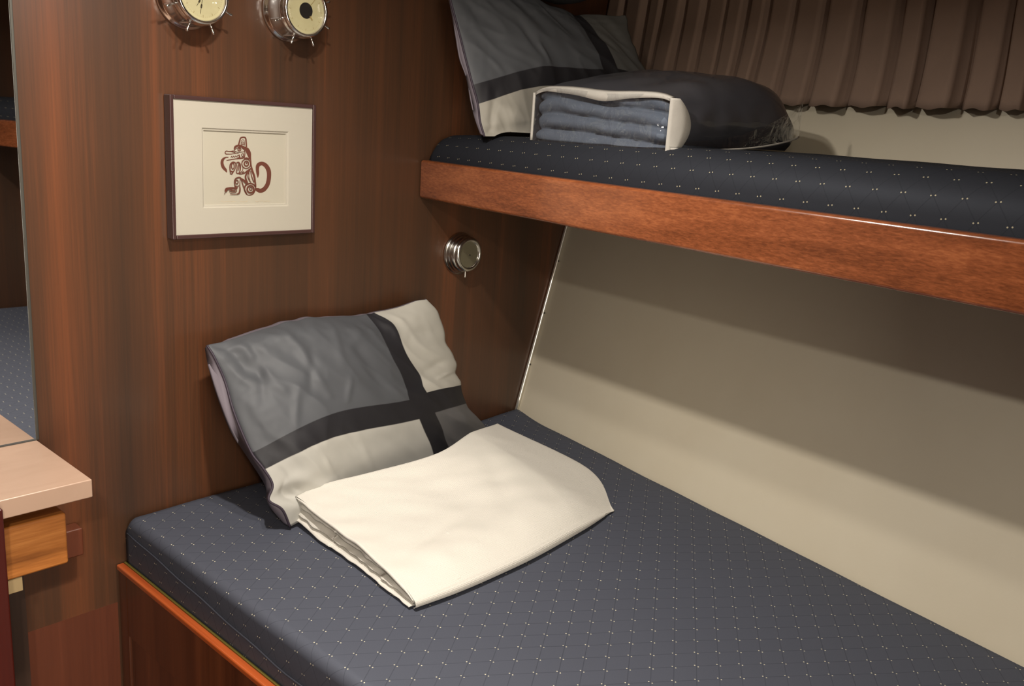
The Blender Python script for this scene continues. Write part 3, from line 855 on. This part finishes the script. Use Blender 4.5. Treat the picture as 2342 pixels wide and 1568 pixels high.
stroke([(445,448,5),(400,462,10),(350,463,8),(310,455,9),(285,482,9),(302,510,9),(345,512,7),(400,512,6),(470,502,7),(540,500,5)])
stroke([(380,462,6),(430,468,12),(480,485,6)])
stroke([(310,632,6),(400,616,8),(500,600,9),(600,588,14),(645,568,12),(658,520,8),(652,440,8),(600,395,6)])
stroke([(395,582),(408,552),(428,578),(445,548),(465,574),(485,545),(510,568),(522,532),(545,545),(550,575)], 5)
ring(615,530,22,26,6); stroke([(640,500,6),(625,545,8)]); stroke([(545,520,8),(560,570,10),(520,590,10)])
ring(553,420,30,30,8); stroke([(540,412,12),(566,416,12)])
stroke([(450,442),(500,402),(560,378),(620,395),(655,442)], 5); stroke([(450,446),(520,476),(600,472),(655,462)], 5)
ring(682,695,82,88,9); ring(684,692,40,46,12); stroke([(672,680,12),(700,684,12)]); stroke([(640,600,14),(690,590,16),(745,615,12)]); stroke([(610,640,10),(598,700,10),(618,760,8)])
stroke([(770,775,8),(700,830,12),(640,872,10),(560,888,8),(540,872,6)]); stroke([(620,770),(605,830),(550,882)], 6); stroke([(640,840,8),(600,860,8)])
stroke([(385,892,8),(374,790,12),(380,710,12),(420,668,12),(468,672,10),(482,710,7),(470,790,8),(432,850,10),(400,895,14)]); ring(428,738,26,56,9); stroke([(385,830,10),(430,850,10)])
stroke([(490,680,8),(530,668,12),(562,705,14),(568,780,12),(552,858,10),(520,876,8),(492,850,8),(508,780,9),(500,700,7)]); stroke([(535,700,10),(540,770,8),(520,830,8)])
stroke([(760,800,8),(700,862,14),(668,925,16),(675,990,16),(705,1055,14)]); stroke([(742,830),(708,920),(738,1010),(775,1045)], 7); stroke([(762,830),(782,930),(822,1045)], 8); stroke([(735,870),(730,940),(755,1010)], 5)
ring(760,1175,62,68,15); ring(765,1165,24,28,8)
stroke([(560,975,14),(620,1000,20),(685,1062,22)]); stroke([(460,1080,9),(455,1022,9),(480,975,12),(540,952,12),(582,975,12),(602,1050,10),(640,1160,10),(690,1262,8)])
stroke([(560,1000,6),(556,1100,8),(560,1180,14),(545,1245,14),(500,1268,8)]); stroke([(460,1080,9),(472,1125,12),(510,1160,20)]); ring(500,1038,26,34,9); stroke([(470,1110,6),(510,1120,8),(545,1100,6)])
stroke([(290,1225,20),(302,1180,28),(350,1160,22),(430,1148,14),(495,1165,12)]); ring(430,1205,66,30,7); stroke([(385,1198,12),(470,1205,12)]); stroke([(370,1262),(450,1272),(520,1262)], 6); stroke([(262,1262,4),(285,1238,7)])
ART.build('drawing', M_INK, pr)
PEN = MB(); rnd = random.Random(3)
for (xa, xb) in ((200, 500), (570, 720), (850, 1150)):
    x = xa; pts = []
    while x < xb: pts.append((x, 1405+rnd.uniform(-14, 12)-(x-600)*.01, 3)); x += rnd.uniform(9, 17)
    stroke(pts, 3, 0, PEN)
PEN.build('inscription', M_PENCIL, pr)
MB().box((X0+fw-.001, -.0208, Z0+fw-.001), (X1-fw+.001, -.0200, Z1-fw+.001)).build('glass', M_GLASS, pf)

# ---------------------------------------------------------------- ship's wheel clock and barometer
def wheel(name, cx, cz, label, cat, kind):
    root = empty(name, (cx, 0, cz-.05), label, cat)
    c = (cx, 0, cz)
    MB().lathe([(.0001,0.0005),(.0525,.0005),(.0535,.003),(.0525,.006),(.0490,.008),(.0478,.011),(.0470,.016),(.0470,.044),(.0480,.046),(.0480,.049),(.0455,.051),(.0455,.053)], c, 64).build('case', M_CHROME, root, True)
    MB().lathe([(.0445,.052),(.0460,.0535),(.0465,.057),(.0450,.0605),(.0425,.0620),(.0405,.0610),(.0392,.0590),(.0388,.0560)], c, 64).build('bezel', M_CHROME, root, True)
    dl = MB().lathe([(.0001,.0545),(.0392,.0545),(.0392,.0575),(.0001,.0575)], c, 64).build('dial', M_DIAL, root)
    for k in range(8):
        an = PI/8+k*PI/4; dx, dz = math.cos(an), math.sin(an)
        pts = [(cx+dx*r, -.048, cz+dz*r) for r in (.045, .0495, .0500, .053, .0565, .0600, .0625, .0638)]
        MB().tube(pts, [.0016,.0016,.0024,.0012,.0018,.0024,.0022,.0008], 10).build('spoke', M_CHROME, root, True)
        # fluted bar along the case
        MB().tube([(cx+dx*.0475, -d, cz+dz*.0475) for d in np.linspace(.012, .044, 9)], [.0014,.002]*4+[.0014], 8).build('case_bar', M_CHROME, root, True)
    MB().lathe([(.0001,.0615),(.020,.0612),(.032,.0600),(.0395,.0580),(.0395,.0578),(.0001,.0608)], c, 48).build('lens', M_GLASS, root, True)
    tk = MB(); y = -.0579
    def q(x0, z0, x1, z1, hw):
        L = math.hypot(x1-x0, z1-z0); nx, nz = -(z1-z0)/L*hw, (x1-x0)/L*hw
        tk.add([(cx+x0+nx, y, cz+z0+nz), (cx+x0-nx, y, cz+z0-nz), (cx+x1-nx, y, cz+z1-nz), (cx+x1+nx, y, cz+z1+nz)], [(0,1,2,3)])
    for k in range(60):
        a_ = 2*PI*k/60; r0 = .0335 if k % 5 else .031
        q(math.cos(a_)*r0, math.sin(a_)*r0, math.cos(a_)*.0348, math.sin(a_)*.0348, .00022 if k % 5 else .0005)
    tk.build('graduations', plain('dial_print', srgb(140,126,84), .7), dl)
    tk = MB(); y = -.0586
    if kind == 'clock':
        for (an, ln, hw) in ((-100, .030, .0009), (-122, .021, .0010)):
            a_ = math.radians(an); ca, sa = math.cos(a_), math.sin(a_)
            q(0, 0, ca*ln*.55, sa*ln*.55, hw*.5); q(ca*ln*.5, sa*ln*.5, ca*ln*.68, sa*ln*.68, hw*1.5); q(ca*ln*.66, sa*ln*.66, ca*ln, sa*ln, hw*.4)
        tk.build('hands', M_HAND, root)
        MB().lathe([(.0001,.0596),(.0022,.0592),(.0022,.0578),(.0001,.0578)], c, 16).build('hub', M_BRASS, root, True)
    else:
        MB().lathe([(.0125,.0576),(.0138,.0578),(.0138,.0582),(.0001,.0582)], c, 32).build('open_centre', M_BLACK, dl)
        a_ = math.radians(48); q(math.cos(a_)*.012, math.sin(a_)*.012, math.cos(a_)*.033, math.sin(a_)*.033, .0004)
        a_ = math.radians(-48); q(math.cos(a_)*.012, math.sin(a_)*.012, math.cos(a_)*.020, math.sin(a_)*.020, .0012)
        tk.build('needle', plain('needle_tan', srgb(140,120,70), .5), root)
    return root
wheel('wheel_clock', .7935, 1.6245, "chrome ship's wheel clock with plain cream dial and dark hands", 'clock', 'clock')
wheel('wheel_barometer', .9935, 1.6265, "chrome ship's wheel barometer with a black open centre", 'barometer', 'baro')

# small round gauge below the upper bunk
gx, gz = 1.463, 1.152
gr = empty('round_gauge', (gx, 0, gz-.05), 'small round chrome gauge below the upper bunk end', 'gauge')
MB().lathe([(.0001,.0005),(.0490,.0005),(.0495,.004),(.0470,.007),(.0450,.009),(.0455,.012),(.0430,.014),(.0420,.017),(.0425,.020),(.0400,.022),(.0390,.027)], (gx,0,gz), 64).build('case', M_CHROME2, gr, True)
MB().lathe([(.0385,.026),(.0405,.028),(.0408,.032),(.0390,.036),(.0350,.0385),(.0325,.0385),(.0305,.0360),(.0300,.033)], (gx,0,gz+.002), 64).build('bezel', M_CHROME2, gr, True)
MB().lathe([(.0302,.030),(.0302,.0335),(.0001,.0335)], (gx,0,gz+.002), 48).build('dial', M_GDIAL, gr)
b = MB(); b.add([(gx+.004, -.0345, gz), (gx+.0035, -.0345, gz-.0012), (gx-.0205, -.0345, gz+.011), (gx-.0205, -.0345, gz+.0118)], [(0,1,2,3)]); b.build('needle', M_CHROME2, gr)
MB().lathe([(.0001,.0362),(.0014,.0358),(.0014,.0330)], (gx+.003,0,gz+.0005), 12).build('hub', M_BLACK, gr, True)
MB().tube([(gx-.008, -.033, gz-.036), (gx-.0085, -.034, gz-.047), (gx-.009, -.034, gz-.0505)], [.0010,.0012,.0016], 8).build('pin', M_WHITEPL, gr, True)

# ---------------------------------------------------------------- tiled counter and cabinet
ct = MB().box((-.60, -.216, .8705), (.5165, -.0008, .8992)).build('countertop', M_TILE, bevel=.0018)
tag(ct, 'pinkish beige stone tile countertop in front of the mirror', 'countertop')
cb = empty('vanity_cabinet', (.0, -.12, 0), 'wooden cabinet with a red mahogany front under the tiled countertop', 'cabinet')
xr = at(18, 1380, -.222)[0]
MB().box((-.60, -.232, .001), (xr, -.218, .893)).build('front_panel', M_RED, cb, bevel=.003)
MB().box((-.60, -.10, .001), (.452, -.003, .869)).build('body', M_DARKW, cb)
p_ = at(148, 1173, -.18); q_ = at(155, 1288, -.18)
MB().box((xr-.05, -.18, q_[2]), (q_[0]+.002, -.101, p_[2])).build('drawer', M_TEAK, cb, bevel=.004)
MB().box((xr-.02, -.178, q_[2]-.023), (at(52,1330,-.178)[0], -.150, q_[2]-.0005)).build('drawer_runner', plain('pale_wood', srgb(160,138,100), .6), cb, bevel=.001)
p_ = at(150, 1222, -.03); q_ = at(193, 1268, -.03)
o = MB().box((.46, -.03, q_[2]), (q_[0], -.0005, p_[2]+.004)).build('wall_cleat', M_WALL_LOW, bevel=.003)
tag(o, 'small brown wooden cleat on the bulkhead behind the drawer', 'wooden cleat')

# ---------------------------------------------------------------- ceiling lamps
for (x, y, z, wt, d, sp_), lab in zip(LAMPS, ('round ceiling lamp above the lower bunk, nearer the mirror', 'round ceiling lamp above the lower bunk, nearer the hull', 'round ceiling lamp over the cabin sole')):
    r = empty('ceiling_lamp', (x, y, 1.899), lab, 'lamp', 'round ceiling lamps')
    V = []; n = 40; prof = [(d/2+.012, 1.8995), (d/2+.012, 1.889), (d/2+.006, 1.884), (d/2+.001, 1.885), (d/2+.001, 1.8975)]
    b = MB()
    for (rr, zz) in prof:
        for k in range(n): V.append((x+rr*math.cos(2*PI*k/n), y+rr*math.sin(2*PI*k/n), zz))
    b.add(V, grid_faces(n, len(prof), wrap=True)); b.build('ring', M_CHROME, r, True)
    b = MB(); b.add([(x+d/2*math.cos(2*PI*k/n), y+d/2*math.sin(2*PI*k/n), 1.8885) for k in range(n)]+[(x, y, 1.8895)], [(k, (k+1) % n, n) for k in range(n)])
    b.build('diffuser', M_DIFF, r, True)
